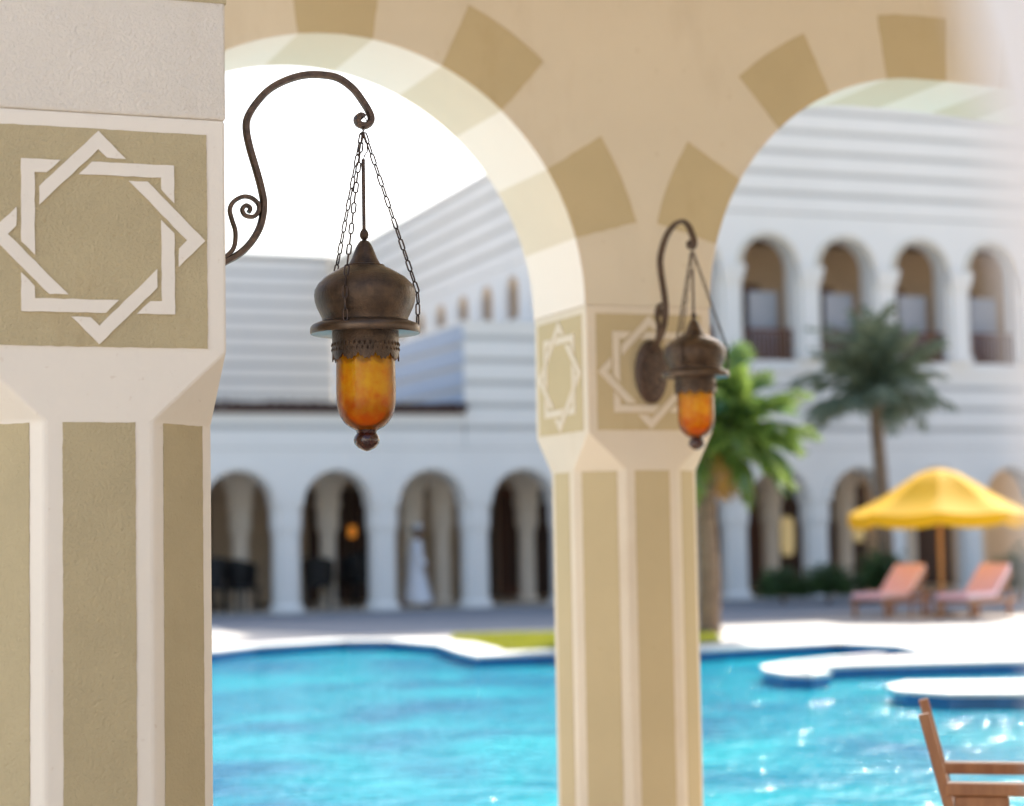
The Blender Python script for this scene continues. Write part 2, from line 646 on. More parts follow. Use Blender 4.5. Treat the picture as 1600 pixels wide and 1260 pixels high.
tag(strip_band('pool_coping', EDGE, -.05, .55, -.008, .03, 'coping_stone'), kind='structure')
tag(strip_band('pool_coping', TONGUE_TOP, -.04, .12, -.008, .034, 'coping_stone'), kind='structure')
tag(strip_band('pool_tile_edge', EDGE, -.02, .02, -.3, -.012, 'pool_tile'), kind='structure')
tag(strip_band('pool_tile_edge', TONGUE_TOP, -.02, .02, -.3, -.012, 'pool_tile'), kind='structure')
NEAR = [(60, 8.985), (6.3, 8.985), (6.1, 9.05), (2.3, 10.8), (-14.5, 11.4), (-40, 11.4)]
tag(MB().prism(NEAR + [(-40, 8.98), (60, 8.98)], -.43, -.002).build('poolside_deck', 'coping_stone'), kind='structure')  # out of view; widened and paled to bounce light onto the arch undersides
tag(strip_band('pool_coping', NEAR[1:-1], -.04, .4, -.045, .02, 'coping_stone'), kind='structure')
LEDGE = [(27, 12.0), (27, 10.2), (11.0, 15.02), (10.2, 15.5), (10.02, 15.95), (10.2, 16.45), (10.65, 16.8), (11.7, 16.3)]
tag(MB().prism(LEDGE, -.43, -.006).build('pool_ledge', 'pool_tile'), kind='structure')
cx_, cy_ = 14.0, 14.6
tag(MB().prism([(x + (-.05 if x < 12 else 0), y + (-.05 if i in (1, 2, 3) else .05)) for i, (x, y) in enumerate(LEDGE)], -.006, .03).build('pool_coping', 'coping_stone'), kind='structure')

LAWN = [(9.55, 26.2), (9.65, 27.6), (10.2, 29.0), (12.2, 28.4), (13.2, 27.8), (13.5, 26.6), (12.6, 24.7), (11.6, 24.2), (10.2, 24.5), (9.35, 24.7)]
tag(MB().prism(LAWN, .0, .012).build('lawn_soil', 'soil_green'), kind='structure')
gb = MB()
rg = random.Random(3)
cnt = 0
while cnt < 9000:
    x, y = rg.uniform(9.2, 15.1), rg.uniform(24, 29.1)
    if not inside(LAWN, x, y): continue
    a = rg.uniform(0, 6.28)
    h = rg.uniform(.03, .07)
    w = .012
    dx, dy = math.cos(a) * w, math.sin(a) * w
    lx, ly = rg.uniform(-.03, .03), rg.uniform(-.03, .03)
    gb.add([(x - dx, y - dy, .01), (x + dx, y + dy, .01), (x + lx, y + ly, .01 + h)], [(0, 1, 2)])
    cnt += 1
tag(gb.build('grass', 'grass_blade'), 'short yellow green lawn beside the far pool coping', 'grass', kind='stuff')

tag(MB().prism([(-40, 34), (8.0, 33.2), (9.0, 30.3), (60, 28.8), (60, 42), (-40, 42)], .001, .006).build('deck_shade_strip', 'deck_shade_grey'), kind='structure')  # dark sheet painting the building's shade onto the far deck
rear = MB().box(-22, 9, -12.6, -12.0, 0, 6.0).build('bounce_wall', 'bounce_warm')  # out of view, added to throw warm light onto the pillar fronts
tag(rear, 'plain cream wall added unseen behind the camera to bounce sunlight', 'wall')

lw_ = MB().box(-8.6, -8.0, -11.9, 8.9, 0, 8.0).build('bounce_wall', 'bounce_cool')  # out of view, added to throw cool light onto left-facing sides
tag(lw_, 'plain pale wall added unseen left of the camera to bounce light', 'wall')

# ------------------------------------------------------------------ pillars
W = .60
H = W / 2
K = .2071 * W
Z_OCT, Z_SQ = 1.784, 1.950
Z_PB, S = 1.956, .509
Z_PC = Z_PB + S / 2
Z_SPR = 2.50


def star_pieces():
    a, b, g = .161, .0305, .0105
    s2 = math.sqrt(2)
    e = b / 2 + g
    P = [(-a - b / 2, a + b / 2)]
    y = a + b / 2
    P.append((y - s2 * a - s2 * e, y))
    y = a - b / 2
    P.append((y - s2 * a - s2 * e, y))
    P.append((-a + b / 2, a - b / 2))
    x = -a + b / 2
    P.append((x, -x - s2 * a + s2 * e))
    x = -a - b / 2
    P.append((x, -x - s2 * a + s2 * e))
    return P


def slab(poly, t, wob=.0009, step=.02):   # polygon in local x-z, facing -y, thickness t; slightly uneven hand-cut edges
    rw = random.Random(len(poly) * 31 + int(abs(poly[0][0]) * 1e4))
    q_ = []
    for i, p in enumerate(poly):
        c = poly[(i + 1) % len(poly)]
        d = math.hypot(c[0] - p[0], c[1] - p[1])
        m_ = max(1, int(d / step))
        for k in range(m_):
            w_ = wob if wob else 0
            q_.append((p[0] + (c[0] - p[0]) * k / m_ + rw.uniform(-w_, w_), p[1] + (c[1] - p[1]) * k / m_ + rw.uniform(-w_, w_)))
    poly = q_
    n = len(poly)
    vs = [(x, 0, z) for x, z in poly] + [(x, -t, z) for x, z in poly]
    fs = [tuple(range(n)), tuple(range(2 * n - 1, n - 1, -1))] + [(i, n + i, n + (i + 1) % n, (i + 1) % n) for i in range(n)]
    return vs, fs


_pill = {}


def make_pillar(name, u, v, ztop, label, upper, stucco):
    root = empty(name, (u, v, 0))
    tag(root, label, 'pillar', 'octagonal plaster pillars of the gallery')
    key = 'near' if upper else 'arc'
    oc = [(K, -H), (H, -K), (H, K), (K, H), (-K, H), (-H, K), (-H, -K), (-K, -H)]
    vs = [(x, y, 0) for x, y in oc] + [(x, y, Z_OCT) for x, y in oc]
    sq = [(H, -H), (H, H), (-H, H), (-H, -H)]
    vs += [(x, y, Z_SQ) for x, y in sq] + [(x, y, ztop) for x, y in sq]
    fs = [(i, (i + 1) % 8, 8 + (i + 1) % 8, 8 + i) for i in range(8)]
    for c in range(4):   # corner c lies between octagon verts 2c and 2c+1
        fs.append((8 + 2 * c, 8 + 2 * c + 1, 16 + c))
        n = (c + 1) % 4
        fs.append((8 + 2 * c + 1, 8 + (2 * c + 2) % 8, 16 + n, 20 + n, 20 + c, 16 + c))
    fs.append((20, 21, 22, 23))
    pm = 'plaster_smooth' if stucco else 'plaster_arcade'
    body = obj('shaft', vs, fs, pm, root)
    bevel(body, .007, 2)
    tanm = 'tan_stucco' if stucco else 'tan_paint'
    # star panels on the four faces of the head
    for i in range(4):
        rz = i * math.pi / 2
        rot = Matrix.Rotation(rz, 4, 'Z')
        off = rot @ Vector((0, -H, 0))
        q = S / 2
        if ('panel', tanm) not in _pill:
            vs, fs = slab([(-q, -q), (q, -q), (q, q), (-q, q)], .0025)
            p = obj('star_panel', vs, fs, tanm, root)
            _pill[('panel', tanm)] = p
        else:
            p = link_copy(_pill[('panel', tanm)], root)
        p.location = (off.x, off.y, Z_PC)
        p.rotation_euler = (0, 0, rz)
        for k in range(8):
            if ('band', pm) not in _pill:
                vs, fs = slab(star_pieces(), .0045)
                s_ = obj('star_band', vs, fs, pm, p)
                _pill[('band', pm)] = s_
            else:
                s_ = link_copy(_pill[('band', pm)], p)
            s_.location = (0, -.0024, 0)
            s_.rotation_euler = (0, k * math.pi / 4, 0)
    # painted panels down the eight faces of the shaft
    hw = .083
    for i in range(8):
        rz = i * math.pi / 4
        off = Matrix.Rotation(rz, 4, 'Z') @ Vector((0, -H, 0))
        if ('sp', tanm) not in _pill:
            vs, fs = slab([(-hw, .12), (hw, .12), (hw, Z_OCT - .003), (-hw, Z_OCT - .003)], .0022)
            p = obj('painted_panel', vs, fs, tanm, root)
            _pill[('sp', tanm)] = p
        else:
            p = link_copy(_pill[('sp', tanm)], root)
        p.location = (off.x, off.y, 0)
        p.rotation_euler = (0, 0, rz)
    if upper:
        e = H + .002
        o = MB().box(-e, e, -e, e, ztop, 4.32).build('upper_block', 'plaster_stucco', root)
        bevel(o, .006)
        e2 = H + .0045
        MB().box(-e2, e2, -e2, e2, 2.785, 3.07).build('tan_band', tanm, root)
    return root


NU, NV = .761, 4.902
MU, MV = 3.694, 8.161
WIDE = 3.6         # the right half of the right arch is a flatter, wider curve
make_pillar('pillar', NU, NV, 2.503, 'large foreground pillar with star panel, cut off by the left edge', True, True)
make_pillar('pillar', MU, MV, Z_SPR, 'slender arcade pillar between the two arches, carrying a wall lantern', False, False)
for k, lab in ((-1, 'arcade pillar hidden behind the large foreground pillar'), ((1.41 + WIDE + H) / 2.82, 'arcade pillar outside the right edge, holding the right arch')):
    make_pillar('pillar', MU + 2.82 * k, MV, Z_SPR, lab, False, False)

# ------------------------------------------------------------------ gallery arcade
ga = empty('gallery_arcade', (MU, MV, 0))
tag(ga, 'cream arcade wall with round arches and tan wedge stripes over the pillars', 'arcade')
RA, RO = 1.11, 1.41
cens = [MU + 1.41 * k for k in (-1, 1)]
v, f = arch_wall([c - MU for c in cens], RA, Z_SPR, Z_SPR, -3.12, 8.5, 4.32, -H, H, n=64, wide=(1.41, WIDE))
wall = obj('wall', v, f, 'wall_cream', ga)
MB().box(-3.35, 12.0, -3.58, 1.65, 4.322, 4.62).build('shade_roof', 'ceiling_plaster', ga)  # unseen slab; outer overhang lengthened to keep sun off the smaller lantern
MB().box(-.6, 12.0, -14.5, -3.585, 4.324, 4.62).build('shade_roof', 'ceiling_plaster', ga)  # unseen slab added to darken the pillar faces turned to the right
DL = 16.62


def arc_pt(c, a, r_):
    k = math.cos(a)
    if abs(c - MU - 1.41) < .01 and k > 0:      # wide half: keep the joints where a round arch would have them
        ru = r_ + (WIDE - RA)
        if a > .3: k = min(1, RA * k / WIDE)
        return (c - MU + ru * k, Z_SPR + r_ * math.sqrt(max(0, 1 - k * k)))
    return (c - MU + r_ * k, Z_SPR + r_ * math.sin(a))


for c in cens:
    for j in range(-5, 6):
        dark = j % 2 == 0
        lo = -R(0) if j == -5 else R(90 + j * DL - DL / 2)
        hi = R(180) if j == 5 else R(90 + j * DL + DL / 2)
        n = 8
        A = [lo + (hi - lo) * k / n for k in range(n + 1)]
        if dark:
            poly = [arc_pt(c, a, RA) for a in A] + [arc_pt(c, a, RO) for a in reversed(A)]
            vs, fs = slab(poly, .003, .002, .03)
            obj('voussoir', [(x, y - H, z) for x, y, z in vs], fs, 'tan_paint', ga)
        b = MB()
        for r_ in (RA, RA - .003):
            for y in (-H + .001, H - .001):
                b.v += [(p[0], y, p[1]) for p in (arc_pt(c, a, r_) for a in A)]
        m_ = n + 1
        fs = []
        for k in range(n):
            fs += [(2 * m_ + k, 2 * m_ + k + 1, 3 * m_ + k + 1, 3 * m_ + k), (k, k + 1, m_ + k + 1, m_ + k),
                   (k, k + 1, 2 * m_ + k + 1, 2 * m_ + k), (m_ + k, m_ + k + 1, 3 * m_ + k + 1, 3 * m_ + k)]
        fs += [(0, m_, 3 * m_, 2 * m_), (n, m_ + n, 3 * m_ + n, 2 * m_ + n)]
        b.f = fs
        auto_smooth(b.build('soffit_stripe', 'soffit_sage' if dark else 'soffit_white', ga), 30)

# ------------------------------------------------------------------ pier at the right edge, close to the camera
prof = [(.432, 0), (.432, 1.36), (.430, 1.46), (.427, 1.52), (.422, 1.58), (.415, 1.64), (.405, 1.70), (.390, 1.77), (.36, 1.88), (.33, 1.96), (.29, 2.04), (.22, 2.14), (.22, 2.6), (.95, 2.6), (.95, 0)]
n = len(prof)
vs = [(x, .6, z) for x, z in prof] + [(x + .27, .95, z) for x, z in prof]
vs = [(x + .006, y, z) for x, y, z in vs]
pier = obj('arch_pier', vs, [tuple(range(n)), tuple(range(2 * n - 1, n - 1, -1))] + [(i, n + i, n + (i + 1) % n, (i + 1) % n) for i in range(n)], 'pier_white')
tag(pier, 'blurred white pier edge close to the camera along the right edge', 'pier')

# ------------------------------------------------------------------ brackets and lanterns
ARM = [(0.0, -.035), (.03, -.022), (.066, -.002), (.1, .018), (.132, .05), (.156, .093), (.165, .145), (.159, .187), (.147, .233), (.129, .295), (.121, .342), (.127, .374), (.151, .412), (.183, .446),
       (.226, .472), (.275, .489), (.324, .493), (.367, .487), (.405, .463), (.432, .43), (.451, .399), (.453, .38), (.44, .367), (.421, .37), (.416, .383), (.426, .392), (.433, .387)]
SCR = [(.04, -.012), (.066, .009), (.087, .035), (.091, .074), (.082, .105), (.077, .131), (.088, .152), (.112, .165), (.135, .162), (.151, .147), (.151, .129), (.138, .115), (.117, .117), (.109, .132), (.119, .143),
       (.13, .136), (.125, .125)]


def strap(P, wid, thick, ridge=.003):
    """flat forged strap along a path in the x-z plane; width across y, a raised ridge on its faces"""
    b = MB()
    m_ = len(P)
    for i, p in enumerate(P):
        t = (P[min(i + 1, m_ - 1)] - P[max(i - 1, 0)]).normalized()
        nrm = Vector((-t.y, t.x, 0))
        w = wid[i] if isinstance(wid, list) else wid
        th = thick[i] if isinstance(thick, list) else thick
        for (s_, q) in ((-1, -.6), (-1, .6), (-.35, 1.0), (.35, 1.0), (1, .6), (1, -.6), (.35, -1.0), (-.35, -1.0)):
            c = p + nrm * (q * th / 2)
            b.v.append((c.x, s_ * w / 2, c.y))
    for i in range(m_ - 1):
        for k in range(8):
            b.f.append((i * 8 + k, i * 8 + (k + 1) % 8, (i + 1) * 8 + (k + 1) % 8, (i + 1) * 8 + k))
    b.f += [tuple(range(8)), tuple((m_ - 1) * 8 + k for k in range(7, -1, -1))]
    return b


def make_bracket():
    root = empty('wall_bracket')
    pr = [(0, 0), (1, 0), (1, .012), (.9, .018), (.55, .02), (.5, .03), (0, .032)]
    b = MB()
    nn = 28
    for r_, d in pr:
        for k in range(nn):
            a = 2 * math.pi * k / nn
            b.v.append((d, r_ * .076 * math.cos(a), r_ * .14 * math.sin(a) - .12))
    for i in range(len(pr) - 1):
        for k in range(nn):
            b.f.append((i * nn + k, i * nn + (k + 1) % nn, (i + 1) * nn + (k + 1) % nn, (i + 1) * nn + k))
    pl = auto_smooth(b.build('wall_plate', 'iron', root))
    for dz in (-.105, .105):
        bb = MB()
        bb.lathe([(0, .006), (.006, .005), (.009, 0), (.009, -.003)], 10)
        bb.v = [(z + .018, x, y + dz - .12) for x, y, z in bb.v]
        auto_smooth(bb.build('screw', 'iron', pl))
    P = catmull(ARM, 5)
    m_ = len(P)
    wid = [.026 if i < m_ - 25 else .026 + .008 * (i - (m_ - 25)) / 25 for i in range(m_)]
    auto_smooth(strap(P, wid, .0185).build('arm', 'iron', root), 35)
    P = catmull(SCR, 5)
    auto_smooth(strap(P, .018, .0115).build('scroll', 'iron', root), 35)
    return root


def make_lantern():
    root = empty('hanging_lantern')     # origin at the bottom of the knob; z0 = star centre height
    Z0 = .483

    def L(p): return [(r_, z + Z0) for r_, z in p]
    dome = MB().lathe(L([(.0, .066), (.006, .0655), (.0124, .062), (.018, .054), (.0225, .045), (.0273, .033), (.033, .018), (.0395, .006), (.0412, .002), (.0525, -.0005), (.0535, -.004), (.066, -.0095), (.0845, -.0195),
                         (.1055, -.0325), (.1218, -.049), (.1295, -.063), (.1317, -.078), (.1295, -.096), (.1242, -.112), (.117, -.127), (.1118, -.138), (.1118, -.150)]), 48)
    auto_smooth(dome.build('dome', 'bronze', root), 50)
    auto_smooth(MB().lathe(L([(.1118, -.146), (.118, -.147), (.1367, -.155), (.1415, -.160), (.1426, -.166), (.1426, -.176), (.140, -.1795), (.134, -.178), (.09, -.174), (.0, -.174)]), 48).build('rim', 'bronze_rim', root), 40)
    auto_smooth(MB().lathe(L([(.0, .097), (.005, .095), (.010, .088), (.0124, .079), (.010, .071), (.005, .066), (.0, .065)]), 16).build('finial', 'bronze', root))
    # collar with a cut, leafy lower edge
    b = MB()
    nn = 96
    for k in range(nn):
        a = 2 * math.pi * k / nn
        ph = (k % 8) / 8
        dep = -.232 - .014 * abs(math.sin(math.pi * ph)) - (.006 if k % 2 else 0)
        r_ = .0862
        for rr, z in ((r_, -.174), (r_, -.200), (r_ + .001, dep + .012), (r_ + .0005, dep), (r_ - .003, dep + .001), (r_ - .003, -.174)):
            b.v.append((rr * math.cos(a), rr * math.sin(a), z + Z0))
    for k in range(nn):
        for j in range(5):
            b.f.append((k * 6 + j, ((k + 1) % nn) * 6 + j, ((k + 1) % nn) * 6 + j + 1, k * 6 + j + 1))
    col_ = auto_smooth(b.build('collar', 'bronze', root), 45)
    b = MB()
    for k in range(40):     # punched leaf relief on the collar
        a = 2 * math.pi * k / 40
        for z in (-.207, -.220):
            aa = a + (.08 if z < -.21 else 0)
            c, s_ = math.cos(aa), math.sin(aa)
            r0, r1 = .0865, .0895
            t = (-s_, c)
            b.add([(r0 * c + t[0] * .004, r0 * s_ + t[1] * .004, z + Z0), (r0 * c - t[0] * .004, r0 * s_ - t[1] * .004, z + Z0), (r0 * c, r0 * s_, z + .006 + Z0), (r0 * c, r0 * s_, z - .008 + Z0), (r1 * c, r1 * s_, z - .002 + Z0)],
                  [(0, 2, 4), (2, 1, 4), (1, 3, 4), (3, 0, 4)])
    b.build('leaf_relief', 'bronze', col_)
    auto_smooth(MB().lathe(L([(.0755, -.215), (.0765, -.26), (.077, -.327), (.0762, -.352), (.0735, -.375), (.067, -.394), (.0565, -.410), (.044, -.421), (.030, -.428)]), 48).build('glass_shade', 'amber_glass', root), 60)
    auto_smooth(MB().lathe(L([(.0, -.424), (.030, -.426), (.027, -.431), (.0255, -.436), (.031, -.444), (.0338, -.453), (.032, -.463), (.0225, -.474), (.009, -.481), (.0, -.483)]), 24).build('knob', 'knob_glass', root))
    auto_smooth(MB().tube([(0, 0, .094 + Z0), (0, 0, .278 + Z0)], .0050, 10).build('rod', 'chain_steel', root), 60)
    auto_smooth(MB().tube([(0, 0, .275 + Z0), (.004, 0, .288 + Z0), (.012, 0, .30 + Z0), (.010, 0, .325 + Z0), (.003, 0, .347 + Z0), (-.006, 0, .37 + Z0), (-.006, 0, .385 + Z0), (.004, 0, .392 + Z0), (.011, 0, .38 + Z0), (.008, 0, .362 + Z0), (-.006, 0, .342 + Z0)], .0017, 6).build('hook_wire', 'chain_steel', root), 60)
    # chains
    ln, wd, rd = .034, .0150, .0023
    pts = []
    hl, hw = ln / 2 - wd / 2, wd / 2 - rd
    for k in range(7):
        a = math.pi * k / 6
        pts.append((hw * math.cos(a), 0, hl + hw * math.sin(a)))
    for k in range(7):
        a = math.pi + math.pi * k / 6
        pts.append((hw * math.cos(a), 0, -hl + hw * math.sin(a)))
    b = MB()
    ns = 5
    m_ = len(pts)
    for i, p in enumerate(pts):
        p = Vector(p)
        t = (Vector(pts[(i + 1) % m_]) - Vector(pts[i - 1])).normalized()
        x = Vector((0, 1, 0))
        y = t.cross(x)
        for k in range(ns):
            a = 2 * math.pi * k / ns
            b.v.append(tuple(p + (x * math.cos(a) + y * math.sin(a)) * rd))
    for i in range(m_):
        for k in range(ns):
            b.f.append((i * ns + k, i * ns + (k + 1) % ns, ((i + 1) % m_) * ns + (k + 1) % ns, ((i + 1) % m_) * ns + k))
    proto = None
    for phi in (12, 134, 253):
        a = R(phi) - THETA
        ca, sa = math.cos(a), math.sin(a)
        way = [Vector((r_ * ca, r_ * sa, z + Z0)) for r_, z in ((.004, .348), (.1365, -.062), (.1385, -.085), (.1375, -.158))]
        seg_ = [(way[i + 1] - way[i]).length for i in range(3)]
        tot = sum(seg_)
        nl = int(round(tot / .0292))
        for k in range(nl):
            d_ = tot * (k + .5) / nl
            i = 0
            while i < 2 and d_ > seg_[i]:
                d_ -= seg_[i]
                i += 1
            dv = (way[i + 1] - way[i]).normalized()
            c = way[i] + dv * d_
            q = dv.to_track_quat('-Z', 'X')
            rot = q.to_matrix().to_4x4() @ Matrix.Rotation(R(20 + 90 * (k % 2)), 4, 'Z')
            if proto is None:
                o = b.build('chain_link', 'chain_steel', root, True)
                proto = o
            else:
                o = link_copy(proto, root)
            o.location = c
            o.rotation_euler = rot.to_euler()
    return root


br = make_bracket()
ln = make_lantern()
tag(br, 'scrolled iron bracket on the large foreground pillar at left', 'bracket', 'forged lantern brackets')
br.location = (NU + H + .003, NV, Z_PC)
tag(ln, 'larger bronze and amber glass lantern hanging in front of the left arch', 'lantern', 'bronze hanging lanterns')
LZ = Z_PC - .483
ln.location = (NU + H + .434, NV, LZ)
br2 = copy_tree(br)
br2.location = (MU, MV - H - .008, Z_PC + .12)
br2.rotation_euler = (0, 0, -math.pi / 2)
tag(br2, 'hooked iron bracket with oval plate on the arcade pillar', 'bracket')
ln2 = copy_tree(ln)
ln2.location = (MU, MV - H - .442, LZ + .12)
ln2.rotation_euler = (0, 0, R(-12))
tag(ln2, 'smaller bronze and amber lantern in front of the arcade pillar', 'lantern')

# ------------------------------------------------------------------ courtyard building
PV = 40.2           # front plane
BAY = 2.1
U0 = 10.56
bd = empty('courtyard_building', (16.9, PV, 0))
BX, BY = 16.9, PV
tag(bd, 'pale banded palace building with arcades above and behind the pool', 'building')


def shift(vs, dx, dy): return [(x - dx, y - dy, z) for x, y, z in vs]


def bpart(name, mb_or, m, parent=bd, smooth=False):
    vs, fs = (mb_or.v, mb_or.f) if isinstance(mb_or, MB) else mb_or
    return obj(name, shift(vs, BX, BY), fs, m, parent, smooth)


CW = .61
i0, i1 = -3, 11
cols_u = [U0 + BAY * i for i in range(i0, i1 + 1)]
cens_u = [u + BAY / 2 for u in cols_u[:-1]]
bpart('arcade_wall', arch_wall(cens_u, (BAY - CW) / 2, 2.22, 2.22, cols_u[0] - .3, cols_u[-1] + .3, 3.42, PV, PV + .62, n=24), 'facade_white')


def column_mesh(h, w, m, name, parent, loc, flare=1.0):
    b = MB()
    k = w / 2

    def ring(s_, z):
        a = k * s_
        c = a * .55
        return [(c, -a, z), (a, -c, z), (a, c, z), (c, a, z), (-c, a, z), (-a, c, z), (-a, -c, z), (-c, -a, z)]
    levels = [(1.12, 0), (1.12, .10), (1.0, .14), (.88, .2), (.86, h - .62), (.88, h - .60), (1.0, h - .42), (1.0, h - .02), (1.03, h)]
    if flare > 1: levels = [(1.12, 0), (1.12, .10), (1.0, .14), (.86, .2), (.84, 1.62), (.86, 1.64), (1.15, 1.8), (1.15, 2.2), (1.35, 2.24), (1.35, 2.36), (1.2, 2.38), (1.35, 2.56), (1.75, 2.76), (2.4, 2.9), (3.3, 3.0), (3.3, h)]
    for s_, z in levels: b.v += ring(s_, z)
    for i in range(len(levels) - 1):
        for q in range(8):
            b.f.append((i * 8 + q, i * 8 + (q + 1) % 8, (i + 1) * 8 + (q + 1) % 8, (i + 1) * 8 + q))
    b.f.append(tuple((len(levels) - 1) * 8 + q for q in range(8)))
    o = b.build(name, m, parent)
    o.location = loc
    return o


c0 = None
for u in cols_u:
    if c0 is None: c0 = column_mesh(2.22, CW, 'facade_white', 'column', bd, (u - BX, .31, 0))
    else: link_copy(c0, bd, (u - BX, .31, 0))
# carved hood over every ground arch
for u in cens_u:
    b = MB()
    nn = 14
    ra, rb = .80, .92
    for r_ in (ra, rb):
        for y in (-.001, -.045):
            b.v += [(u - r_ * math.cos(math.pi * k / nn), PV + y, 2.22 + r_ * math.sin(math.pi * k / nn)) for k in range(nn + 1)]
    m_ = nn + 1
    for k in range(nn):
        b.f += [(m_ + k, m_ + k + 1, 3 * m_ + k + 1, 3 * m_ + k), (k, k + 1, m_ + k + 1, m_ + k), (2 * m_ + k, 2 * m_ + k + 1, 3 * m_ + k + 1, 3 * m_ + k)]
    bpart('arch_hood', b, 'facade_white')


def courses(parent, u0, u1, z0, z1, y, h=.37, gap=.12, depth=.035, name='stone_course', m='facade_white', rzf=None):
    """proud horizontal stone courses with recessed joints between them"""
    z = z0
    while z < z1 - .05:
        zt = min(z + h, z1)
        b = MB().box(u0, u1, y - depth, y + .0, z, zt)
        if rzf: b.v = [rzf(p) for p in b.v]
        bpart(name, b, m, parent)
        z += h + gap


# low wing, left of u=14.47
bpart('parapet_wall', MB().box(3.0, 14.45, PV + .03, PV + .6, 3.42, 4.16), 'facade_joint')
courses(bd, 3.0, 14.45, 3.44, 4.16, PV + .03)
bpart('terrace_slab', MB().box(3.0, 16.9, PV + .6, 61.3, 3.7, 4.1), 'facade_cream')
t0 = None
u = 3.1
while u < 14.4:
    if t0 is None:
        b = MB()
        nn = 6
        for y, r_ in ((-.16, .135), (.5, .12)):
            b.v += [(r_ * math.cos(math.pi * k / nn), y, r_ * math.sin(math.pi * k / nn)) for k in range(nn + 1)]
            b.v += [(r_ * .8 * math.cos(math.pi * k / nn), y, r_ * .8 * math.sin(math.pi * k / nn)) for k in range(nn + 1)]
        m_ = nn + 1
        for k in range(nn):
            b.f += [(k, k + 1, 2 * m_ + k + 1, 2 * m_ + k), (m_ + k, m_ + k + 1, 3 * m_ + k + 1, 3 * m_ + k), (k, k + 1, m_ + k + 1, m_ + k)]
        t0 = b.build('roof_tile', 'roof_tile', bd)
        t0.location = (u - BX, 0, 4.28)
    else:
        link_copy(t0, bd, (u - BX, 0, 4.28 + random.uniform(-.015, .015)), (0, 0, random.uniform(-.05, .05)))
    u += .235
bpart('eave_board', MB().box(3.0, 14.45, PV - .12, PV + .55, 4.16, 4.29), 'roof_tile')

# stepped block B (u 14.47-16.9) and its left side, shade painted on as blue-grey
bpart('middle_block', MB().box(14.5, 17.6, PV + .03, PV + 10, 3.42, 6.10), 'facade_joint')
courses(bd, 14.47, 17.6, 3.44, 6.12, PV + .03)
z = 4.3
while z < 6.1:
    bpart('stone_course', MB().box(14.45, 14.5, PV + .03, PV + 10, z, min(z + .38, 6.12)), 'side_shade_blue')
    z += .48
bpart('middle_cap', MB().box(14.42, 17.6, PV - .04, PV + 10.04, 6.12, 6.2), 'facade_white')

# tall block: side wall running back from the front corner, slightly out of square
SA = math.atan2(17.65 - 16.9, 61.3 - PV)


def sw(p):   # p = (along, out, z) in side wall frame: along from the front corner backwards, out to the left
    a, o, z = p
    return (16.9 + a * math.sin(SA) - o * math.cos(SA), PV + a * math.cos(SA) + o * math.sin(SA), z)


LEN = 21.1
win_a = [43.85 - PV + 1.95 * i for i in range(-1, 8)]
vs, fs = arch_wall(win_a, .46, 7.28, 6.45, 0.0, LEN, 8.0, 0, .5, sill=6.68, n=14)
bpart('window_wall', ([sw((x, -y, z)) for x, y, z in vs], fs), 'facade_white')
b = MB().box(0, LEN, -.5, -.03, 3.6, 6.45)
b.v = [sw(p) for p in b.v]
bpart('side_wall', b, 'facade_joint')
b = MB().box(0, LEN, -.5, -.03, 8.0, 10.5)
b.v = [sw(p) for p in b.v]
bpart('side_wall', b, 'facade_joint')
for z0_, z1_ in ((4.2, 6.45), (8.02, 10.55)):
    z = z0_
    while z < z1_ - .05:
        b = MB().box(0, LEN, -.03, .02, z, min(z + .36, z1_))
        b.v = [sw(p) for p in b.v]
        bpart('stone_course', b, 'facade_white')
        z += .48
for a in win_a:
    b = MB().box(a - .52, a + .52, -.16, -.09, 6.6, 7.85)
    b.v = [sw(p) for p in b.v]
    w_ = bpart('window', b, 'window_tan')
    b = MB().box(a + .02, a + .40, -.09, -.07, 6.72, 7.45)
    b.v = [sw(p) for p in b.v]
    bpart('shutter', b, 'shutter_tan', w_)

# tall block front facade
UF0, UF1 = 16.95, 36.0
up_c = [21.95 + 2.04 * k for k in range(-2, 7)]
vs, fs = arch_wall(up_c, .70, 7.62, 5.2, UF0, UF1, 8.86, PV, PV + .5, sill=5.45, n=22)
bpart('loggia_wall', (vs, fs), 'facade_white')
bpart('front_wall', MB().box(UF0, UF1, PV + .03, PV + .5, 3.42, 5.2), 'facade_joint')
courses(bd, UF0, UF1, 3.44, 5.2, PV + .03)
bpart('front_wall', MB().box(UF0, UF1, PV + .03, PV + .5, 8.86, 12.0), 'facade_joint')
courses(bd, UF0, UF1, 8.92, 12.1, PV + .03)
bpart('roof_slab', MB().box(17.5, UF1, PV + .5, 61.3, 10.1, 10.45), 'facade_cream')
